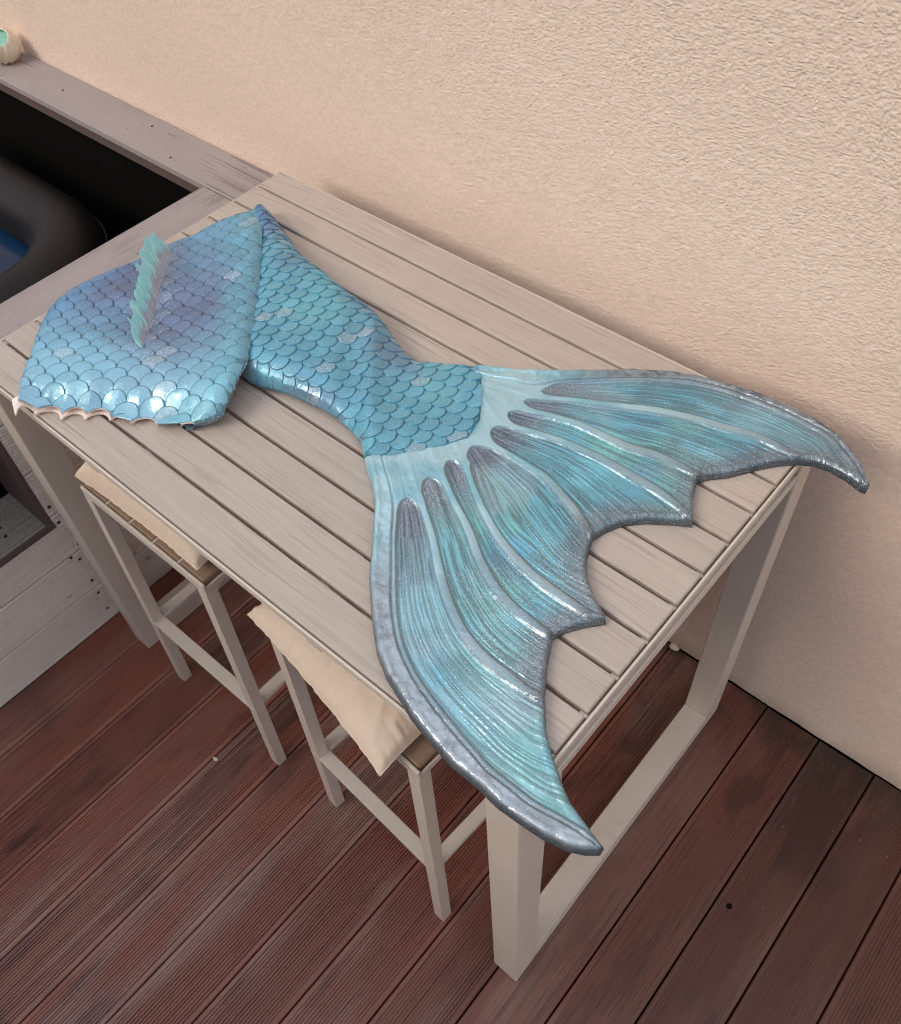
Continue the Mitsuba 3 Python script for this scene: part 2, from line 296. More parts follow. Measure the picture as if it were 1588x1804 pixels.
# dark tub standing in the pool
tub = thing('inflatable_pool', 'black rounded inflatable ring of water in the dark opening at the left edge', 'inflatable pool')
def rrect(cx, cy, hx, hy, r, n=14):
    out = []
    for qx, qy, a0 in ((1, 1, 0), (-1, 1, 90), (-1, -1, 180), (1, -1, 270)):
        for i in range(n + 1):
            a = math.radians(a0 + 90 * i / n); out.append((cx + qx * (hx - r) + r * math.cos(a), cy + qy * (hy - r) + r * math.sin(a)))
    return np.array(out)
rings = []
tcx, tcy = -1.12, 0.045
for phi in np.linspace(-math.pi * 0.5, math.pi * 1.25, 26):
    inset = 0.095 - 0.095 * math.cos(phi); z = 0.655 + 0.095 * math.sin(phi)
    rr = rrect(tcx, tcy, 0.635 - inset, 0.63 - inset, 0.33 - 0.8 * inset, 20)
    jit = 0.005 * (meshkit.fbm(np.c_[rr * 9, np.full(len(rr), z * 3)], 3, 8) - 0.5)
    rings.append(np.c_[rr + jit[:, None], np.full(len(rr), z)])
nr = len(rings[0]); v = np.vstack(rings); f = []
for a in range(len(rings) - 1):
    for i in range(nr):
        j = (i + 1) % nr; f += [[a * nr + i, a * nr + j, (a + 1) * nr + j], [a * nr + i, (a + 1) * nr + j, (a + 1) * nr + i]]
part(tub, 'ring', trimesh.Trimesh(v, f, process=False), 'm_tub', smooth=60)
sr = rrect(tcx, tcy, 0.6355, 0.6305, 0.33, 20); sm_ = tube(np.vstack([np.c_[sr, np.full(len(sr), 0.662 + 0.0)], np.r_[sr[0], 0.662]]), 0.003)
part(tub, 'seam', sm_, 'm_tub_seam', smooth=True)
wr = rrect(tcx, tcy, 0.635 - 0.165, 0.63 - 0.165, 0.2)
part(tub, 'water', trimesh.Trimesh(np.vstack([np.c_[wr, np.full(len(wr), 0.615)], [[tcx, tcy, 0.615]]]), [[i, (i + 1) % len(wr), len(wr)] for i in range(len(wr))], process=False), 'm_water')
part(tub, 'base', trimesh.Trimesh(np.vstack([np.c_[wr, np.full(len(wr), 0.003)], np.c_[wr, np.full(len(wr), 0.58)]]), [t_ for i in range(len(wr)) for t_ in ([i, (i + 1) % len(wr), len(wr) + (i + 1) % len(wr)], [i, len(wr) + (i + 1) % len(wr), len(wr) + i])], process=False), 'm_tub')

# shell bowl on the wall coping
sh = thing('shell_bowl', 'white ribbed shell bowl with turquoise filling on the grey coping by the wall', 'bowl')
nu, nvv = 96, 40
vv = []
ax = np.array([0.30, -0.36, 0.88]); ax /= np.linalg.norm(ax); e1 = np.cross(ax, [0, 0, 1.0]); e1 /= np.linalg.norm(e1); e2 = np.cross(ax, e1)
for inner in (0, 1):
    for a in range(nvv):
        th = (0.82 + (math.pi - 0.82) * a / (nvv - 1)) if not inner else (0.82 + 0.9 * a / (nvv - 1))
        for b in range(nu):
            ph = 2 * math.pi * b / nu
            rr = 0.048 + (0.0024 * math.sin(13 * ph + 9 * th) * math.sin(th) if not inner else -0.004)
            rr *= 1 + 0.06 * math.sin(ph)
            vv.append(rr * (math.cos(th) * ax + math.sin(th) * (math.cos(ph) * e1 + math.sin(ph) * e2)))
vv = np.array(vv); f = []
for o in (0, nvv * nu):
    for a in range(nvv - 1):
        for b in range(nu):
            c = (b + 1) % nu; q = [o + a * nu + b, o + (a + 1) * nu + b, o + (a + 1) * nu + c, o + a * nu + c]
            if o: q = q[::-1]
            f += [[q[0], q[1], q[2]], [q[0], q[2], q[3]]]
for b in range(nu):
    c = (b + 1) % nu; o = nvv * nu; f += [[b, c, o + c], [b, o + c, o + b]]
sc_ = np.array([-1.296, 0.838, 0.947])
vv = vv + sc_; vv[:, 2] = np.maximum(vv[:, 2], 0.9006)
part(sh, 'shell', trimesh.Trimesh(vv, f, process=False), 'm_shell', smooth=60)
disc = np.array([sc_ + ax * 0.0200 + 0.0385 * (math.cos(a) * e1 + math.sin(a) * e2) for a in np.linspace(0, 2 * math.pi, 40, endpoint=False)] + [sc_ + ax * 0.017])
part(sh, 'filling', trimesh.Trimesh(disc, [[(i + 1) % 40, i, 40] for i in range(40)], process=False), 'm_wax')

# ------------------------------------------------------------------ table
tb = thing('bar_table', 'tall outdoor table with beige metal sled legs and a top of long grey brown slats', 'table')
rng = np.random.default_rng(11)
for i in range(11):
    y0, y1 = i * PITCH + 0.0035, (i + 1) * PITCH - 0.0035
    if i == 0: y0 = 0.0005
    dz = rng.uniform(-0.0006, 0.0003)
    part(tb, 'slat', box(0.0 + rng.uniform(0, 0.001), L - 0.001 - rng.uniform(0, 0.001), y0, y1, H - 0.020, H + dz, 0.0017), 'm_slat')
xo, yo = L + 0.006, W + 0.006
RZ = H - 0.006
for (a, n) in ((box(-0.006, xo, -0.006, -0.0015, H - 0.022, RZ, 0.001), 'rim'), (box(-0.006, xo, W + 0.0015, yo, H - 0.022, RZ, 0.001), 'rim'),
               (box(L + 0.0015, xo, -0.001, W + 0.001, H - 0.022, RZ, 0.001), 'rim'), (box(-0.006, -0.0015, -0.001, W + 0.001, H - 0.022, RZ, 0.001), 'rim')):
    part(tb, n, a, 'm_alu')
for i in range(1, 11):
    for xs in (L - 0.0125, 0.001): part(tb, 'spacer', box(xs, xs + 0.012, i * PITCH - 0.0026, i * PITCH + 0.0026, H - 0.0205, H - 0.0085), 'm_alu')
    for xs in (0.445, 0.88): part(tb, 'spacer', box(xs, xs + 0.02, i * PITCH - 0.0026, i * PITCH + 0.0026, H - 0.019, H - 0.013), 'm_alu')
for xs in (0.36, 0.92): part(tb, 'cross_bar', box(xs, xs + 0.03, 0.0, W, H - 0.050, H - 0.0215), 'm_alu')
LX, LY, HB = 0.0612, 0.0659, 0.065
for (xa, xb) in ((-0.006, -0.006 + LX), (xo - LX, xo)):
    for (ya, yb) in ((-0.006, -0.006 + LY), (yo - LY, yo)):
        part(tb, 'leg', box(xa, xb, ya, yb, 0.0035, H - 0.0225, 0.0022), 'm_alu')
        for px in (xa + 0.008, xb - 0.024): part(tb, 'foot_pad', box(px, px + 0.016, ya + 0.004 if ya < 0.3 else yb - 0.02, ya + 0.02 if ya < 0.3 else yb - 0.004, 0.0, 0.0034), 'm_pad')
    part(tb, 'sled_bar', box(xa + 0.0004, xb - 0.0004, -0.006 + LY + 0.0002, yo - LY - 0.0002, 0.0035, HB, 0.002), 'm_alu')
    part(tb, 'top_bar', box(xa + 0.0004, xb - 0.0004, -0.006 + LY + 0.0002, yo - LY - 0.0002, H - 0.075, H - 0.052, 0.002), 'm_alu')

# ------------------------------------------------------------------ bar stools
def stool(label, bl, br, tl, tr, zt=0.775, zf=0.288, depth=0.36):
    """bl, br: foot of the front left / front right outer corner (x, y); tl, tr: the same corners at the seat"""
    s = thing('bar_stool', label, 'bar stool', 'bar stools along the front of the table')
    bl, br, tl, tr = (np.array(q, float) for q in (bl, br, tl, tr))
    ex = (tr - tl) / np.linalg.norm(tr - tl); ey = np.array([-ex[1], ex[0]]); w = np.linalg.norm(tr - tl); a, b = 0.0275, 0.025
    zl = zt - 0.027
    def P(c, dx, dy, z): q = c + ex * dx + ey * dy; return (q[0], q[1], z)
    def col(cb, ct, z0, z1):
        return hexa([P(cb, 0, 0, z0), P(cb, a, 0, z0), P(cb, a, b, z0), P(cb, 0, b, z0)], [P(ct, 0, 0, z1), P(ct, a, 0, z1), P(ct, a, b, z1), P(ct, 0, b, z1)])
    corner = [(bl, tl), (br - ex * a, tr - ex * a), (bl + ey * (depth + 0.02), tl + ey * (depth - b)), (br - ex * a + ey * (depth + 0.02), tr - ex * a + ey * (depth - b))]
    for cb, ct in corner: part(s, 'leg', col(cb, ct, 0.0, zl), 'm_alu')
    def bx(dx0, dx1, dy0, dy1, z0, z1, c0=None, ch=0.0015):
        m = box(dx0, dx1, dy0, dy1, z0, z1, ch); o = tl if c0 is None else c0
        m.vertices = np.c_[o[0] + ex[0] * m.vertices[:, 0] + ey[0] * m.vertices[:, 1], o[1] + ex[1] * m.vertices[:, 0] + ey[1] * m.vertices[:, 1], m.vertices[:, 2]]
        return m
    # seat frame, dividers and five slats
    part(s, 'seat_rim', bx(0, w, 0, 0.006, zl + 0.0005, zt), 'm_alu'); part(s, 'seat_rim', bx(0, w, depth - 0.006, depth, zl + 0.0005, zt), 'm_alu')
    part(s, 'seat_rim', bx(0, 0.004, 0.0065, depth - 0.0065, zl + 0.0005, zt - 0.004), 'm_alu'); part(s, 'seat_rim', bx(w - 0.004, w, 0.0065, depth - 0.0065, zl + 0.0005, zt - 0.010), 'm_alu')
    sw = (w - 0.010) / 5
    for i in range(5): part(s, 'seat_slat', bx(0.005 + i * sw + 0.0025, 0.005 + (i + 1) * sw - 0.0025, 0.008, depth - 0.008, zt - 0.017, zt + 0.0012, None, 0.003), 'm_seat')
    part(s, 'divider', cat([bx(0.005 + i * sw - 0.0022, 0.005 + i * sw + 0.0022, 0.0062, 0.03, zl + 0.002, zt - 0.001, None, 0.0004) for i in range(1, 5)]), 'm_alu')
    # footrest bars between the legs
    t = (zt - zf) / zt; fl, fr = bl * t + tl * (1 - t), br * t + tr * (1 - t)
    part(s, 'footrest', bx(0.0003, w - 0.0003, -0.0008, 0.029, zf - 0.013, zf, fl), 'm_alu')
    for dx in (0.0005, w - 0.0285): part(s, 'side_bar', bx(dx, dx + 0.028, 0.0292, depth + 0.0, zf - 0.014, zf - 0.0004, fl), 'm_alu')
    return s
stool('left bar stool of the two, its five brown seat slats showing under a folded cushion', (0.180, -0.0065), (0.578, -0.0035), (0.190, 0.0125), (0.5765, 0.0145))
stool('right bar stool of the two, with a thin cushion overhanging its front edge', (0.7365, 0.0155), (1.129, -0.0145), (0.7445, 0.024), (1.1195, 0.003))

def cushion(name, label, corners, z0, thick, seed, droop=None, wrinkle=1.0, puff=3.0):
    """corners: front left, front right, back right, back left (x, y)"""
    k = thing(name, label, 'cushion', 'cushions on the bar stools'); n = 96
    u, v = np.meshgrid(np.linspace(-1, 1, n), np.linspace(-1, 1, n), indexing='ij'); c = np.array(corners, float)
    pin = 1 - 0.045 * (1 - np.abs(v) ** 2.5); pinv = 1 - 0.035 * (1 - np.abs(u) ** 2.5)
    uu, vv_ = u * pin, v * pinv
    p = (c[0] * ((1 - uu) * (1 - vv_))[..., None] + c[1] * ((1 + uu) * (1 - vv_))[..., None] + c[2] * ((1 + uu) * (1 + vv_))[..., None] + c[3] * ((1 - uu) * (1 + vv_))[..., None]) / 4
    q = p.reshape(-1, 2)
    d = np.minimum(1 - np.abs(u), 1 - np.abs(v))
    prof = (np.clip(1 - np.abs(u) ** puff, 0, 1) * np.clip(1 - np.abs(v) ** puff, 0, 1)) ** 0.42
    wr = nz(q, 26, seed).reshape(n, n) - 0.5; fold = (1 - np.abs(2 * nz(q, 13, seed + 3, 2).reshape(n, n) - 1)) ** 4
    edgew = np.exp(-d / 0.12); ruff = nz(np.c_[np.where(np.abs(u) > np.abs(v), v, u).ravel() * 9, np.zeros(n * n)], 2.2, seed + 7, 2).reshape(n, n) - 0.5
    q = q + np.c_[0 * q[:, 0], (0.0032 * ruff * edgew * np.where(v < 0, 1, -1)).ravel()]
    top = z0 + 0.004 + thick * 0.72 * prof + wrinkle * (0.009 * wr * prof + 0.010 * fold * prof * (0.35 + 0.65 * sst(0.2, 0.9, np.abs(u))) + 0.016 * ruff * edgew * prof ** 0.4)
    bot = z0 - thick * 0.0 * prof + 0.0 * u
    mid = z0 + thick * 0.22
    top = mid + (top - z0 - 0.004) * 0.9; bot = mid - thick * 0.215 * prof ** 0.8
    if droop is not None:
        dz = droop(q[:, 0], q[:, 1]).reshape(n, n); top += dz; bot += dz
    idx = np.arange(n * n).reshape(n, n); f = []
    A = np.stack([idx[:-1, :-1], idx[1:, :-1], idx[1:, 1:], idx[:-1, 1:]], -1).reshape(-1, 4)
    rim = np.r_[idx[0, :-1], idx[:-1, -1], idx[-1, :0:-1], idx[:0:-1, 0]]
    vert = np.vstack([np.c_[q, top.ravel()], np.c_[q, bot.ravel()]]); o = n * n
    nx = np.roll(rim, -1)
    f = np.vstack([A[:, [0, 1, 2]], A[:, [0, 2, 3]], A[:, [2, 1, 0]] + o, A[:, [3, 2, 0]] + o, np.stack([rim, nx, nx + o], 1), np.stack([rim, nx + o, rim + o], 1)])
    part(k, 'cover', trimesh.Trimesh(vert, f, process=False), 'm_fabric', smooth=50)
    # piping along the seam
    rp = np.c_[q[rim], (top.ravel()[rim] + bot.ravel()[rim]) / 2]; rp = np.vstack([rp, rp[:1]])
    part(k, 'seam', tube(rp, 0.0011), 'm_fabric', smooth=True)
    return k
cushion('seat_cushion', 'beige puffy cushion with a crumpled corner on the left bar stool', [(0.190, 0.015), (0.562, 0.024), (0.556, 0.34), (0.194, 0.335)], 0.7775, 0.120, 21, wrinkle=1.5, puff=3.2)
cushion('seat_cushion', 'beige flatter cushion hanging over the front of the right bar stool', [(0.700, 0.022), (1.082, -0.040), (1.118, 0.29), (0.735, 0.35)], 0.7775, 0.082, 44,
        droop=lambda x, y: -0.004 * sst(0.0, -0.05, y) + 0.002 * sst(0.02, 0.1, y), wrinkle=1.3)

# ------------------------------------------------------------------ mermaid tail costume
tail = thing('mermaid_tail', 'turquoise scaled mermaid tail costume with grey edged fluke lying folded on the slatted table', 'costume tail')
FIN = [(0.7735, 0.2808), (0.8287, 0.2439), (0.8667, 0.2104), (0.9186, 0.1485), (0.9471, 0.1143), (0.9943, 0.0704), (1.0418, 0.0316), (1.0784, 0.0126), (1.1118, 0.0014), (1.1474, -0.0109), (1.1905, -0.0197), (1.2297, -0.0262), (1.2747, -0.0265), (1.3093, -0.0296), (1.3457, -0.0273), (1.3771, -0.0242), (1.4053, -0.0178), (1.4256, -0.0069), (1.439, 0.0043), (1.4384, 0.0133), (1.4226, 0.0177), (1.3993, 0.0251), (1.3751, 0.0325), (1.352, 0.0461), (1.3245, 0.065), (1.2948, 0.0887), (1.2642, 0.1265), (1.2377, 0.1665), (1.2174, 0.2051), (1.2249, 0.2266), (1.2409, 0.2503), (1.2605, 0.2734), (1.2523, 0.2824), (1.226, 0.2955), (1.1978, 0.3169), (1.1763, 0.3439), (1.161, 0.3815), (1.1669, 0.4062), (1.1794, 0.4328), (1.2036, 0.4578), (1.2381, 0.4821), (1.2626, 0.4968), (1.2548, 0.5128), (1.2366, 0.5408), (1.2227, 0.5755), (1.231, 0.5916), (1.2554, 0.6181), (1.2823, 0.6592), (1.3023, 0.6858), (1.3244, 0.7079), (1.3468, 0.7211), (1.373, 0.7266), (1.4023, 0.7243), (1.4263, 0.7176), (1.4351, 0.7187), (1.4346, 0.7314), (1.4088, 0.7595), (1.3807, 0.7789), (1.3431, 0.7967), (1.2985, 0.8057), (1.2476, 0.806), (1.197, 0.8026), (1.1445, 0.7897), (1.0928, 0.7754), (1.0447, 0.7516), (0.9963, 0.7194), (0.952, 0.68), (0.9097, 0.6381), (0.8617, 0.5952), (0.8188, 0.5691), (0.7808, 0.5534)]
RAYS = [
 [(0.8015, 0.5293), (0.8628, 0.5555), (0.901, 0.5782), (0.9264, 0.6152), (0.989, 0.6773), (1.0571, 0.7304), (1.1155, 0.7628), (1.1812, 0.7798), (1.2609, 0.787), (1.3213, 0.7861), (1.3768, 0.7627), (1.424, 0.7269)],
 [(0.8148, 0.518), (0.875, 0.5402), (0.9124, 0.5555), (0.9595, 0.5889), (1.0132, 0.6172), (1.1087, 0.6674), (1.189, 0.6932), (1.262, 0.7104), (1.3205, 0.7112)],
 [(0.8238, 0.5073), (0.8701, 0.5154), (0.9048, 0.5184), (0.9505, 0.5373), (1.012, 0.5539), (1.0918, 0.5607), (1.161, 0.577), (1.2211, 0.579)],
 [(0.833, 0.4933), (0.867, 0.4887), (0.9046, 0.4759), (0.9514, 0.4897), (1.0183, 0.5067), (1.1016, 0.5145), (1.1759, 0.5133), (1.2313, 0.5067), (1.2612, 0.494)],
 [(0.8473, 0.4733), (0.8732, 0.4513), (0.9055, 0.4273), (0.9581, 0.4289), (1.0213, 0.4278), (1.0906, 0.4087), (1.1605, 0.3789)],
 [(0.8555, 0.3992), (0.8807, 0.3916), (0.9144, 0.3707), (0.9627, 0.3375), (1.005, 0.3115), (1.0763, 0.28), (1.1428, 0.2655), (1.1884, 0.2633), (1.2309, 0.2634), (1.2611, 0.2687)],
 [(0.844, 0.3626), (0.868, 0.3497), (0.8978, 0.3312), (0.9503, 0.3011), (1.0072, 0.271), (1.0592, 0.237), (1.1123, 0.2129), (1.165, 0.2026), (1.2165, 0.2018)],
 [(0.8232, 0.33), (0.8493, 0.3113), (0.8924, 0.2816), (0.9695, 0.2289), (1.0341, 0.1777), (1.0787, 0.1484), (1.1315, 0.1244), (1.1824, 0.1156), (1.2337, 0.1151), (1.269, 0.1199)],
 [(0.7985, 0.2978), (0.8378, 0.2713), (0.8864, 0.2355), (0.9298, 0.1854), (0.9665, 0.1451), (1.0078, 0.1013), (1.0652, 0.0552), (1.1146, 0.0316), (1.1733, 0.0149), (1.2248, 0.004), (1.2808, -0.0046), (1.3351, -0.0044), (1.3817, 0.0031), (1.4147, 0.0075), (1.4384, 0.0064)]]
STARTS = np.array([(0.9134, 0.5764), (0.9074, 0.5368), (0.9038, 0.498), (0.9054, 0.4525), (0.9041, 0.4028), (0.8988, 0.3591), (0.8937, 0.3042), (0.8948, 0.2516)])
Z0 = H + 0.0015
AQUA, TEAL, GREEN, BLUE = lin(166, 204, 216), lin(104, 172, 190), lin(108, 174, 178), lin(94, 160, 196)
DARK, PURP, GREY = lin(72, 84, 94), lin(124, 126, 144), lin(138, 148, 158)

BODY_TOP = [(0.7823, 0.5518), (0.7477, 0.538), (0.7117, 0.5175), (0.6949, 0.5026), (0.659, 0.507), (0.6256, 0.5201), (0.6011, 0.5309), (0.5564, 0.5472), (0.5016, 0.5573), (0.4511, 0.5617), (0.3928, 0.5724), (0.3324, 0.5835), (0.2933, 0.5889), (0.2436, 0.6114), (0.1997, 0.6278), (0.1546, 0.6446), (0.1114, 0.659)]
BODY_BOT = [(0.4601, 0.286), (0.4859, 0.2838), (0.5109, 0.2886), (0.5538, 0.3039), (0.6042, 0.3112), (0.6418, 0.3161), (0.6912, 0.3154), (0.7252, 0.3086), (0.7525, 0.2972), (0.775, 0.2796)]
NECK = [(0.7960, 0.2800), (0.826, 0.302), (0.848, 0.335), (0.872, 0.372), (0.889, 0.410), (0.880, 0.452), (0.845, 0.500), (0.805, 0.545)]
BODY = BODY_BOT + NECK + BODY_TOP + [(0.10, 0.63), (0.22, 0.53), (0.34, 0.40), (0.42, 0.31)]
def fluke():
    Bd = resample(FIN, 0.0006); V, F, nb = tri_poly(FIN, 0.00135, 3)
    d = cKDTree(Bd).query(V)[0]; d[:nb] = 0
    lines = [smooth_line(r_, 500) for r_ in RAYS]; D = np.stack([cKDTree(l).query(V)[0] for l in lines], 1)
    pair = D[:, :-1] + D[:, 1:]; kk = pair.argmin(1); ar = np.arange(len(V)); Da, Db = D[ar, kk], D[ar, kk + 1]
    s = Da / (Da + Db + 1e-9); g = 0.5 * (Da + Db)
    # inside or outside the two border rays
    def outside(l, sign):
        i = cKDTree(l).query(V)[1]; t = np.gradient(l, axis=0); t = (t / np.linalg.norm(t, axis=1, keepdims=True))[i]; w = V - l[i]; return sign * (t[:, 0] * w[:, 1] - t[:, 1] * w[:, 0])
    oT, oB = outside(lines[0], 1), outside(lines[8], -1)
    border = np.maximum(np.where(D[:, 0] < 0.06, oT, -1), np.where(D[:, 8] < 0.06, oB, -1))
    far = np.array([0.5 * (lines[i][int(len(lines[i]) * 0.93)] + lines[i + 1][int(len(lines[i + 1]) * 0.93)]) for i in range(8)])
    far[7] = (1.31, 0.035); far[0] = (1.36, 0.752)
    ax_ = far - STARTS; ln = np.linalg.norm(ax_, axis=1); near = STARTS + 0.28 * ax_; mids = np.array([0.5 * (lines[i][150] + lines[i + 1][150]) for i in range(8)])
    dirs = mids - STARTS; dirs /= np.linalg.norm(dirs, axis=1, keepdims=True)
    w = V - STARTS[kk]; along = (w * dirs[kk]).sum(1); rad = np.linalg.norm(w, axis=1)
    hw = 0.0052 + 0.0018 * sst(0.05, 0.2, rad) ; hw = hw * (1 - 0.45 * sst(0.06, 0.0, d))
    ww = (g - hw) * np.sqrt(np.clip(1 - (1 - np.clip(along / 0.028, 0, 1)) ** 2, 0, 1))
    m = ww - np.abs(Da - Db) / 2 + 0.0007 * (nz(V, 90, 66, 2) - 0.5); m = np.where(border > 0, -np.maximum(border, 0.0005), m)
    web = sst(-0.0012, 0.0042, m); Dm = D.min(1)
    n1 = nz(V, 14, 1); n2 = nz(V, 60, 2); n3 = nz(V, 220, 3, 2)
    # fine rays in the membrane follow the spines
    stri = meshkit.fbm(np.c_[s * (22 + 0 * s) + kk * 17.3, rad * 9.0, kk * 3.1], 3, 5)
    stri2 = meshkit.noise(np.c_[s * 74 + kk * 7.7, rad * 20.0, kk * 1.7], 9)
    st = sst(0.38, 0.60, 0.45 * stri + 0.55 * stri2)
    edge = np.sqrt(np.clip(1 - (1 - np.clip(d / 0.0075, 0, 1)) ** 2, 0, 1))
    thick = 0.0115 + 0.013 * sst(0.95, 0.84, V[:, 0] - 0.06 * np.abs(V[:, 1] - 0.41)) - 0.010 * sst(0.86, 0.80, V[:, 0] + 0.3 * np.abs(V[:, 1] - 0.41))
    h = thick * edge + edge * (0.0034 * (1 - web) + 0.0010 * np.exp(-(Dm / 0.0065) ** 2) * sst(0.0, 0.05, rad) + 0.0012 * web * (1 - st) * sst(0, 0.02, along) + 0.0018 * (n1 - 0.5) + 0.0007 * (n2 - 0.5) + 0.0007 * (n3 - 0.5) + sst(0, 0.003, border) * (0.0032 * (nz(V, 46, 91, 2) - 0.5) + 0.0016 * (nz(V, 130, 92, 2) - 0.5)))
    h += edge * 0.0022 * sst(0.0, 0.004, border) * (0.4 + 1.2 * n2) * 0.8 - edge * 0.0016 * np.exp(-((border - 0.0015) / 0.0017) ** 2)
    rim = np.exp(-((d - 0.010) / 0.0035) ** 2) * 0.0012; h += rim * edge
    inb = shapely.contains_xy(Polygon(BODY), V[:, 0], V[:, 1]) * cKDTree(resample(NECK, 0.001)).query(V)[0]; h = h * (1 - 0.75 * sst(0.001, 0.016, inb))
    # colour wash: purple-grey at the start of each web, teal and green in the middle, dark towards the margin
    af = rad / ln[kk]
    c = lerp(TEAL, GREEN, sst(0.45, 0.62, nz(V, 9, 12)))
    c = lerp(c, BLUE, sst(0.5, 0.68, nz(V, 11, 13)) * 0.5)
    c = lerp(c, np.array(c) * 1.45, sst(0.52, 0.7, nz(V, 13, 17)) * 0.6)
    c = lerp(c, lin(176, 220, 230), 0.45 * (kk == 7) * sst(0.3, 0.7, n1 + 0.2)); c = lerp(c, lin(160, 212, 222), 0.25 * (kk == 6))  # two lower webs paler: sky reflection put into the colour
    c = lerp(c, np.array(DARK) * 0.95, (1 - st) * (0.62 - 0.2 * (kk == 7)) * sst(0.0, 0.02, along))
    c = lerp(c, lin(168, 186, 200), 0.34 * sst(0.50, 0.68, nz(V, 8, 57))); c = lerp(c, lin(104, 116, 128), 0.22 * sst(0.54, 0.70, nz(V, 12, 58)))
    dk = sst(0.40, 0.03, af + 0.22 * (n1 - 0.5)); c = lerp(c, lerp(PURP, DARK, 1 - st), dk * 0.85)
    ridge = lerp(AQUA, TEAL, sst(0.35, 0.65, n1) * 0.6); ridge = lerp(ridge, GREY, sst(0.3, 0.75, af) * 0.55)
    c = lerp(ridge, c, web)
    groove = np.exp(-((m - 0.0005) / 0.0016) ** 2) * sst(0.02, -0.0, 0.0 * along) * (border <= 0.0006); c = lerp(c, DARK, groove * 0.62 * sst(-0.012, 0.01, along))
    low8 = (kk == 7) * sst(0.95, 1.1, V[:, 0]); mar = (1 - 0.75 * low8) * sst(0.055, 0.006, d + 0.020 * (n1 - 0.5)) * sst(0.90, 1.02, V[:, 0] + 0.0 * n1); c = lerp(c, lerp(DARK, GREY, n2 * 0.8), mar * 0.85)  # dark margin eased on the lower lobe, part of its painted sheen
    bc = lerp(lerp(np.array(DARK) * 1.2, np.array(GREY) * 0.95, sst(0.45, 0.2, V[:, 1])), lerp(np.array(GREY) * 0.9, np.array(lin(164, 176, 188)), sst(0.45, 0.2, V[:, 1])), sst(0.36, 0.58, 0.5 * nz(V, 34, 90) + 0.5 * nz(V, 110, 88))); c = lerp(c, bc, sst(0.0, 0.004, border) * sst(0.86, 1.05, V[:, 0]) * 0.85)  # border paler towards the front, a painted stand-in for reflected sky
    c = lerp(c, DARK, np.exp(-((border - 0.001) / 0.002) ** 2) * 0.7 * sst(0.85, 0.95, V[:, 0]))
    c = lerp(c, np.array(DARK) * 0.7, sst(0.006, 0.0, d) * 0.85 * sst(0.8, 0.9, V[:, 0]))
    gl = np.clip(0.20 * dk * web * sst(0.4, 0.6, n1) + 0.05 * mar + 0.02 + 0.10 * sst(0.55, 0.7, nz(V, 7, 33)) * web, 0, 1)
    top = Z0 + 0.003 + h; bot = np.full(len(V), Z0)
    v, f = closed_sheet(V, F, nb, top, bot)
    col = np.vstack([c, np.tile(DARK, (len(V), 1))]); uv = np.c_[np.r_[gl, np.zeros(len(V))], np.zeros(2 * len(V))]
    fl = part(tail, 'fluke', trimesh.Trimesh(v, f, process=False), 'm_paint', smooth=True, uv=uv, color=np.clip(col, 0, 1), label='wide fluke with pale spines, striped teal webs and dark grey edges')
fluke()

# ---- scales
class Skin:
    """a height field over a closed outline: rises from z_edge at the outline"""
    def __init__(self, poly, height, seed):
        self.poly = Polygon(poly); self.pts = resample(poly, 0.002); self.tree = cKDTree(self.pts); self.height = height
    def dist(self, q):
        d, i = self.tree.query(q); ins = shapely.contains_xy(self.poly, q[:, 0], q[:, 1]); return np.where(ins, d, 0.0), i, ins
    def snap(self, q):
        d, i, ins = self.dist(q); return np.where(ins[:, None], q, self.pts[i])
    def z(self, q): d, i, ins = self.dist(q); return self.height(q, d)
RHO = np.array([0.0, 0.45, 0.78, 0.93, 1.0, 1.0]); NA = 22
def add_scale(holder, skin, c, tip, w, l, colfun, rs, glit, lift, rimdark=0.58):
    row = np.array([tip[1], -tip[0]]); an = np.arange(NA) * 2 * math.pi / NA; ca, sa = np.cos(an), np.sin(an)
    ox, oy = w * np.sign(ca) * np.abs(ca) ** 0.9, np.where(sa > 0, l * np.abs(sa) ** 0.92, -0.62 * l * np.abs(sa))
    P, hh, rim = [], [], []
    for a, r_ in enumerate(RHO):
        P.append(np.stack([ox * r_ * (0.985 if a == 4 else 1.0), oy * r_ * (0.985 if a == 4 else 1.0)], 1))
        t = sst(-0.62 * l, l * 0.9, oy * r_); o = lerp1(-0.0012, lift, t) + 0.0012 * (1 - r_ ** 2)
        if a == 5: o = np.full(NA, -0.0022)
        hh.append(o); rim.append(np.full(NA, (0, 0, 0, 0.25, 0.75, 1.0)[a]) * sst(-0.3 * l, 0.1 * l, oy * r_))
    P, hh, rim = np.vstack(P), np.concatenate(hh), np.concatenate(rim)
    q = c + P[:, :1] * row + P[:, 1:] * tip
    q = skin.snap(q); v = np.c_[q, skin.z(q) + hh]
    f = []
    for a in range(len(RHO) - 1):
        for i in range(NA):
            j = (i + 1) % NA
            if a > 0: f.append([a * NA + i, (a + 1) * NA + i, a * NA + j])
            f.append([a * NA + j, (a + 1) * NA + i, (a + 1) * NA + j])
    f = np.array(f)
    e = v[f]; n = np.cross(e[:, 1] - e[:, 0], e[:, 2] - e[:, 0])
    if n[:, 2].sum() < 0: f = f[:, ::-1]
    keep = np.linalg.norm(n, axis=1) > 1e-13; f = f[keep]
    if len(f) < 12: return
    col = colfun(q, rs, t=None); col = lerp(col, np.array(col) * rimdark, np.clip(rim, 0, 1) * 0.85)
    uv = np.c_[np.clip(np.full(len(v), glit) * (1 - 0.8 * rim) + 0.02, 0, 1), np.zeros(len(v))]
    part(holder, 'scale', trimesh.Trimesh(v, f, process=False), 'm_paint', smooth=True, uv=uv, color=np.clip(col, 0, 1))
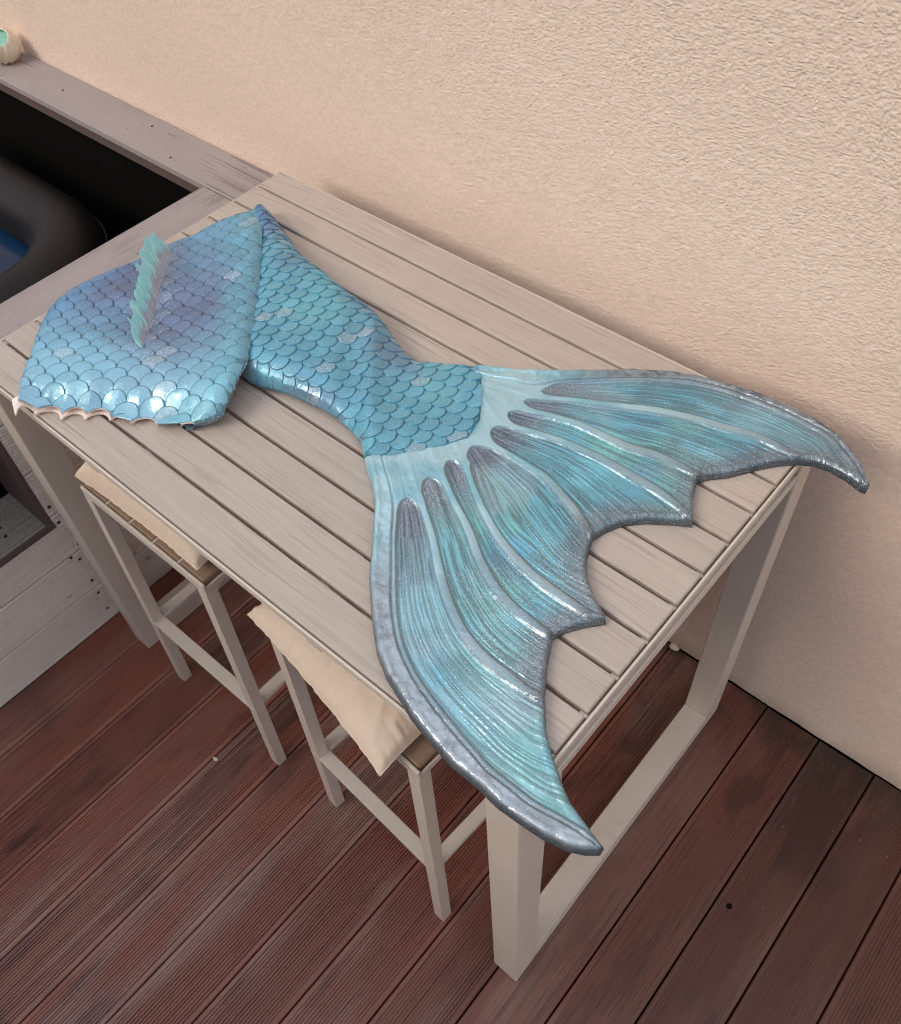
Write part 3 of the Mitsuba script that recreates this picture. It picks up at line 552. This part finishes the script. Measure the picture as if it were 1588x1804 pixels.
def lerp1(a, b, t): return a + (b - a) * t

tBS = cKDTree(resample(BODY_BOT + [(0.80, 0.262), (0.9, 0.1), (1.2, 0.4), (0.9, 0.65), (0.81, 0.565)] + BODY_TOP + [(0.10, 0.63), (0.22, 0.53), (0.34, 0.40), (0.42, 0.31)], 0.002))
def body_h(q, d):
    d = np.where(d > 0, tBS.query(q)[0], np.where(q[:, 0] > 0.79, tBS.query(q)[0], 0.0))
    up = 0.044 - 0.020 * sst(0.50, 0.72, q[:, 0]) - 0.003 * sst(0.74, 0.9, q[:, 0])
    e = np.sqrt(np.clip(1 - (1 - np.clip(d / 0.055, 0, 1)) ** 2, 0, 1))
    cr = 0.007 * np.exp(-((q[:, 0] * 0.75 + q[:, 1] * 0.66 - 0.775) / 0.016) ** 2) - 0.006 * np.exp(-((q[:, 0] * 0.75 + q[:, 1] * 0.66 - 0.735) / 0.02) ** 2)
    neck = 0.006 * sst(0.72, 0.80, q[:, 0])
    return Z0 + 0.010 + up * e + e * (cr * sst(0.5, 0.6, q[:, 0]) + 0.012 * (nz(q, 6, 41, 2) - 0.5) + 0.006 * (nz(q, 17, 42, 2) - 0.5)) + neck * (1 - e) * 0.5
body = Skin(BODY, body_h, 1)
B1, B2, B3, PU = lin(100, 166, 190), lin(108, 178, 196), lin(80, 128, 174), lin(104, 112, 148)
def body_col(q, rs, t=None):
    z = sst(0.5, 0.66, nz(q, 8, 51)); c = lerp(B1, B2, z)
    pur = np.exp(-(((q[:, 0] - 0.615) / 0.05) ** 2)) * sst(0.36, 0.30, q[:, 1]) + np.exp(-(((q[:, 0] - 0.66) / 0.07) ** 2 + ((q[:, 1] - 0.48) / 0.04) ** 2)) + np.exp(-(((q[:, 0] - 0.18) / 0.09) ** 2 + ((q[:, 1] - 0.60) / 0.06) ** 2)) + 0.5 * sst(0.55, 0.7, nz(q, 9, 52))
    c = lerp(c, PU, np.clip(pur, 0, 1) * 0.6); c = lerp(c, B3, sst(0.30, 0.15, q[:, 0]) * 0.7)
    return c * (0.9 + 0.2 * rs)
V, F, nb = tri_poly(BODY, 0.004, 7); zt = body.z(V); d = body.dist(V)[0]; d[:nb] = 0
eb = np.sqrt(np.clip(1 - (1 - np.clip(d / 0.02, 0, 1)) ** 2, 0, 1))
v, f = closed_sheet(V, F, nb, zt - 0.0006, Z0 + 0.009 - 0.009 * eb)
cc = body_col(V, 0.5) * 0.62; seamd = sst(0.016, 0.0, d) * (V[:, 0] < 0.76); cc = lerp(cc, lin(96, 122, 160), seamd * 0.7)
uvb = np.c_[np.r_[0.25 * seamd, 0 * seamd], np.zeros(2 * len(V))]
lower = part(tail, 'lower_body', trimesh.Trimesh(v, f, process=False), 'm_paint', smooth=True, uv=uvb, color=np.vstack([cc, cc * 0.8]), label='blue scaled length of the tail narrowing to the fluke')

FL_TOP = [(0.1288, 0.6387), (0.1174, 0.6121), (0.1041, 0.5766), (0.0877, 0.5441), (0.0762, 0.4931), (0.0649, 0.4576), (0.057, 0.4057), (0.0491, 0.362), (0.0353, 0.3097), (0.0262, 0.2687), (0.0234, 0.2307), (0.0313, 0.1928), (0.0490, 0.1570)]
FL_LEFT = [(0.0716, 0.1259), (0.1109, 0.0857), (0.1478, 0.0465), (0.1727, 0.0189)]
def arcs(tips, depth):
    out = []
    for a, b in zip(tips[:-1], tips[1:]):
        a, b = np.array(a), np.array(b); n_ = np.array([-(b - a)[1], (b - a)[0]]); n_ /= np.linalg.norm(n_); L_ = np.linalg.norm(b - a)
        for t in np.linspace(0, 1, 9)[:-1]: out.append(tuple(a + (b - a) * t + n_ * depth * (1 - (2 * t - 1) ** 2) ** 0.7))
    return out + [tuple(tips[-1])]
TIPS = [(0.2099, -0.0103), (0.2588, -0.002), (0.307, 0.0167), (0.3393, 0.0438), (0.3808, 0.0661), (0.4181, 0.0818), (0.4567, 0.1071), (0.4931, 0.1312)]
TIPS = [(x - 0.0158 * min(1, i / 2) , y + 0.005 * min(1, i / 2)) for i, (x, y) in enumerate(TIPS)]
WAIST = arcs(TIPS, 0.0165)
FL_RIGHT = [(0.4990, 0.1500), (0.5120, 0.1610), (0.5215, 0.1740), (0.5298, 0.1921), (0.5106, 0.238), (0.4828, 0.2904), (0.4388, 0.3456), (0.3697, 0.4197), (0.2914, 0.497), (0.2022, 0.5776), (0.1488, 0.6251)]
FLAP = WAIST + FL_RIGHT + FL_TOP + FL_LEFT
SIDE = cKDTree(resample(FL_RIGHT, 0.002)[:int(1e9)]); 
def open_line(p, h=0.002):
    p = np.array(p, float); return np.vstack([a + (b - a) * np.linspace(0, 1, max(2, int(np.linalg.norm(b - a) / h)))[:, None] for a, b in zip(p[:-1], p[1:])])
tR, tS, tW = cKDTree(open_line(FL_RIGHT)), cKDTree(open_line(FL_RIGHT + FL_TOP + FL_LEFT + [TIPS[0]])), cKDTree(open_line(WAIST))
def flap_parts(q):
    dR, dS, dW = tR.query(q)[0], tS.query(q)[0], tW.query(q)[0]
    over = sst(0.16, 0.01, dR) * sst(0.16, 0.27, q[:, 1]) * (0.3 + 0.7 * sst(0.0, 0.11, np.linalg.norm(q - np.array([0.1488, 0.6251]), axis=1)))
    ze = 0.026 + 0.020 * over + 0.004 * sst(0.10, 0.0, dR) - 0.012 * sst(0.05, 0.0, dW) * sst(0.0, 0.06, np.linalg.norm(q - np.array(TIPS[0]), axis=1))
    return dR, dS, dW, over, ze
def flap_h(q, d):
    dR, dS, dW, over, ze = flap_parts(q)
    e = np.sqrt(np.clip(1 - (1 - np.clip(dS / 0.034, 0, 1)) ** 2, 0, 1))
    ap = sst(0.0, 0.11, np.linalg.norm(q - np.array([0.1488, 0.6251]), axis=1)); wz = 0.15 + 0.85 * sst(0.0, 0.085, dW)
    up = (0.014 * e + 0.005 * sst(0.0, 0.12, np.minimum(dS, dW))) * (0.25 + 0.75 * ap) * wz
    return H + ze + up + e * (0.020 * (nz(q, 6, 61, 2) - 0.5) + 0.009 * (nz(q, 15, 62, 2) - 0.5)) - 0.004 * sst(0.03, 0, dW) * e
flap = Skin(FLAP, flap_h, 2)
F1, F2, F3, F4 = lin(106, 162, 192), lin(138, 190, 210), lin(98, 104, 136), lin(88, 124, 170)
def flap_col(q, rs, t=None):
    c = lerp(F1, F2, sst(0.25, 0.05, tW.query(q)[0]) * 0.8)
    mid = np.exp(-(((q[:, 0] - 0.27) / 0.13) ** 2 + ((q[:, 1] - 0.31) / 0.13) ** 2)) + 0.8 * np.exp(-(((q[:, 0] - 0.10) / 0.07) ** 2 + ((q[:, 1] - 0.30) / 0.12) ** 2))
    c = lerp(c, F3, np.clip(1.25 * mid + 0.9 * (nz(q, 9, 71) - 0.5), 0, 1) * 0.85)
    c = lerp(c, F4, sst(0.10, 0.02, q[:, 0] - 0.02) * 0.5); c = lerp(c, B2, sst(0.10, 0.02, tR.query(q)[0]) * 0.45)
    return c * (0.9 + 0.2 * rs)
V, F, nb = tri_poly(FLAP, 0.0035, 9); zt = flap.z(V); dR, dS, dW, over, ze = flap_parts(V)
es = np.sqrt(np.clip(1 - (1 - np.clip(dS / 0.022, 0, 1)) ** 2, 0, 1))
low = H + 0.003 + 0.046 * over                                        # underside: table, or the lower body where it lies on it
zb = (H + ze) * (1 - es) + low * es
cc = flap_col(V, 0.5) * 0.62; sd = sst(0.012, 0.0, dS) * sst(0.02, 0.06, dR); cc = lerp(cc, lin(110, 140, 172), sd * 0.6)
nV = len(V)
iB = np.arange(nb); side = dS[:nb] < 0.0022; j = (iB + 1) % nb
vt = np.c_[V, zt - 0.0006]
# the painted skin: top sheet plus the rolled sides
keep = side & side[j]
v = np.vstack([vt, np.c_[V, zb]])
f = np.vstack([F, np.stack([iB, iB + nV, j + nV], 1)[keep], np.stack([iB, j + nV, j], 1)[keep], F[(dS[F].min(1) < 0.03) & (dW[F].min(1) > 0.004)][:, ::-1] + nV])
uvf = np.c_[np.r_[0.35 * sd, 0.2 * np.ones(nV)], np.zeros(2 * nV)]
upper = part(tail, 'upper_body', trimesh.Trimesh(v, f, process=False), 'm_paint', smooth=True, uv=uvf, color=np.vstack([cc, lerp(cc * 0.9, lin(96, 122, 160), np.full(nV, 0.5))]), label='folded over upper body with purple shading and a scalloped waist edge')
# cream lining: cut edge of the top layer and the inside of the layer below
li = np.vstack([np.c_[V, zt - 0.0045]]); fl_ = F[:, ::-1]
wb = (~side) | (~side[j]); rim_v = np.vstack([vt[:nb], li[:nb]]);
rf = np.vstack([np.stack([iB, iB + nb, j + nb], 1)[wb], np.stack([iB, j + nb, j], 1)[wb]])
lm = cat([trimesh.Trimesh(li, fl_, process=False), trimesh.Trimesh(rim_v, rf, process=False)])
part(tail, 'waist_edge', lm, 'm_lining', smooth=30, label='cream cut edge of the waist')
LTIPS = [(0.2154, -0.0288), (0.2408, -0.006), (0.2886, 0.0155), (0.3219, 0.0428), (0.3591, 0.0690), (0.3942, 0.0885), (0.4332, 0.1140), (0.4700, 0.1385)]
low_poly = arcs(LTIPS, 0.0165) + [(0.462, 0.170), (0.42, 0.25), (0.30, 0.30), (0.16, 0.20), (0.13, 0.09), (0.1815, -0.0087)]
V2, F2_, nb2 = tri_poly(low_poly, 0.004, 10)
curl = 0.016 * sst(0.03, 0.0, np.linalg.norm(V2 - np.array([0.20, -0.008]), axis=1))
v, f = closed_sheet(V2, F2_, nb2, H + 0.0062 + curl, H + 0.0026 + curl)
part(tail, 'waist_lining', trimesh.Trimesh(v, f, process=False), 'm_lining', smooth=40, label='pale pink lining of the lower layer showing at the open waist')

# scale lattices
rs_ = np.random.default_rng(77)
def lattice_flap():
    up0 = np.array([-0.705, 0.71]); cen = np.array([0.281, 0.1935]); R0 = 1.5; foc = cen + up0 * R0; base = math.atan2(-up0[1], -up0[0])
    n = 0; row = 0; r_ = R0 - 0.40
    rr = R0 + 0.32
    while rr > R0 - 0.42:
        dth = 0.0455 / (R0 + 0.12)
        for i in range(-9, 10):
            th = base + (i + 0.5 * (row % 2)) * dth
            c = foc + rr * np.array([math.cos(th), math.sin(th)]) + rs_.normal(0, 0.0007, 2)
            din, _, ins = flap.dist(c[None]); out = flap.tree.query(c)[0]
            if (ins[0] or out < 0.010) :
                tip = -np.array([math.cos(th), math.sin(th)]); w = 0.0228 * rr / (R0 + 0.12)
                yield c, tip, w, 0.0225
        rr -= 0.0222; row += 1
DB = cKDTree(open_line([(0.300, 0.200), (0.112, 0.416)]))
for c, tip, w, l in lattice_flap():
    add_scale(upper, flap, c, tip, w, l, flap_col, rs_.random(), (0.34 if rs_.random() < 0.06 else 0.03 * rs_.random()) + 0.30 * math.exp(-(DB.query(c)[0] / 0.022) ** 2), 0.0026)
ang = math.radians(-30); tip0 = np.array([math.cos(ang), math.sin(ang)]); row0 = np.array([-tip0[1], tip0[0]])
for a in range(-30, 31):
    for b in range(-14, 15):
        c = np.array([0.55, 0.42]) + tip0 * a * 0.0205 + row0 * (b + 0.5 * (a % 2)) * 0.0365
        ins = body.dist(c[None])[2][0]; out = body.tree.query(c)[0]
        if not (ins or out < 0.006): continue
        if flap.dist(c[None])[2][0] and tR.query(c)[0] > 0.035: continue          # hidden below the folded part
        c = c + rs_.normal(0, 0.0007, 2); da = math.radians(rs_.normal(0, 2)) + 0.10 * (c[0] - 0.6) / 0.3
        t_ = np.array([math.cos(ang + da), math.sin(ang + da)])
        if a == a: add_scale(lower, body, c, t_, 0.0188, 0.0205, body_col, rs_.random(), 0.34 if rs_.random() < 0.05 else 0.025 * rs_.random(), 0.0024, 0.68)

# dorsal fin standing on the folded part
def dorsal():
    A, Bp = np.array([0.300, 0.200]), np.array([0.112, 0.416]); n = 120; m = 26
    prof = np.interp(np.linspace(0, 1, n), [0, 0.06, 0.2, 0.4, 0.6, 0.8, 0.93, 1.0], [0.008, 0.030, 0.040, 0.044, 0.050, 0.056, 0.050, 0.020])
    s = np.linspace(0, 1, n); jag = 0.010 * (s * 7 % 1) ** 1.3 + 0.006 * meshkit.fbm(np.c_[s * 40, 0 * s, 0 * s], 3, 2); prof = prof + jag - 0.004
    lean = np.array([-0.45, -0.40]); rows = []
    ba = A + (Bp - A) * s[:, None]; zb_ = flap.z(ba) - 0.002
    P = []
    for k_ in range(m):
        t = k_ / (m - 1); hgt = prof * t
        off = lean[None] * (hgt * (0.55 + 0.35 * t))[:, None] + (Bp - A)[None] * (0.10 * t ** 1.2 * prof / 0.07)[:, None] * (0.3 + s)[:, None]
        rip = 0.0025 * np.sin(s * 60 + t * 3) * t
        P.append(np.c_[ba + off + rip[:, None] * np.array([0.7, 0.7]), zb_ + hgt * 0.95])
    P = np.array(P)                                        # m, n, 3
    th = 0.0034 * (1 - np.linspace(0, 1, m)) + 0.0006; nrm = np.array([0.72, 0.62, 0.25]); nrm /= np.linalg.norm(nrm)
    sx, tx = np.meshgrid(s, np.linspace(0, 1, m))
    rib = 0.0012 * (meshkit.noise(np.c_[(sx * 70 - tx * 6).ravel(), (tx * 5).ravel(), 0 * sx.ravel()], 5).reshape(m, n) - 0.5)
    Fp = P + nrm * (th[:, None, None] / 2 + rib[..., None]); Bk = P - nrm * (th[:, None, None] / 2)
    v = np.vstack([Fp.reshape(-1, 3), Bk.reshape(-1, 3)]); idx = np.arange(m * n).reshape(m, n); o = m * n
    q = np.stack([idx[:-1, :-1], idx[:-1, 1:], idx[1:, 1:], idx[1:, :-1]], -1).reshape(-1, 4)
    rim = np.r_[idx[0, :-1], idx[:-1, -1], idx[-1, :0:-1], idx[:0:-1, 0]]; nx = np.roll(rim, -1)
    f = np.vstack([q[:, [0, 1, 2]], q[:, [0, 2, 3]], q[:, [2, 1, 0]] + o, q[:, [3, 2, 0]] + o, np.stack([rim, rim + o, nx + o], 1), np.stack([rim, nx + o, nx], 1)])
    stn = meshkit.fbm(np.c_[(sx * 55 - tx * 5).ravel(), (tx * 4).ravel(), 0 * sx.ravel()], 3, 6)
    t = tx.ravel(); c = lerp(lin(122, 124, 152), lin(140, 206, 208), sst(0.25, 0.6, t + 0.5 * (stn - 0.5))); c = lerp(c, lin(186, 236, 234), sst(0.55, 0.7, stn) * 0.6)
    gl = 0.8 * sst(0.62, 0.1, t + 0.4 * (stn - 0.5))
    part(tail, 'dorsal_fin', trimesh.Trimesh(v, f, process=False), 'm_dorsal', smooth=True, uv=np.c_[np.r_[gl, gl], np.zeros(2 * o)], color=np.clip(np.vstack([c, c]), 0, 1), label='ragged turquoise dorsal fin standing on the folded part')
dorsal()

# ------------------------------------------------------------------ small things lying about
rng = np.random.default_rng(9)
k = thing('paint_chip', 'pale chip of wood lying on the dark deck in front of the left bar stool', 'chip')
ch = trimesh.creation.icosphere(1, 1.0); ch.vertices = ch.vertices * [0.0085, 0.0035, 0.0018] * (1 + 0.3 * rng.normal(0, 0.4, (len(ch.vertices), 1)))
part(k, 'flake', tf(ch, 0.1, (0.4409, -0.0942, 0.003)), 'm_chip')
k = thing('foam_blob', 'small whitish blob of foam at the foot of the wall behind the table', 'foam')
bl_ = trimesh.creation.icosphere(3, 0.012); bl_.vertices *= [1.1, 0.8, 0.7]; bl_.vertices += 0.004 * (meshkit.fbm(bl_.vertices * 120, 3, 4)[:, None] - 0.5)
part(k, 'foam', tf(bl_, 0, (1.150, YW - 0.011, 0.0095)), 'm_chip', smooth=True)
bits = []
for i in range(150):
    x, y = rng.uniform(1.15, 2.2), YW - 0.015 - abs(rng.normal(0, 0.10))
    if i > 95: x, y = rng.uniform(0.0, 2.1), rng.uniform(-0.55, 0.85)
    s = rng.uniform(0.0006, 0.0016); b_ = trimesh.creation.icosphere(0, 1.0); b_.vertices = b_.vertices * [s * rng.uniform(1, 3.5), s, s * 0.5]
    bits.append(tf(b_, rng.uniform(0, 3.1), (x, y, s * 0.5 + 0.0004)))
scene['deck_litter'] = ply(cat(bits), mat('m_litter', lin(126, 104, 84), 0.9)); labels['deck_litter'] = {'kind': 'stuff', 'label': 'tiny dry crumbs and grit scattered on the deck', 'category': 'litter'}
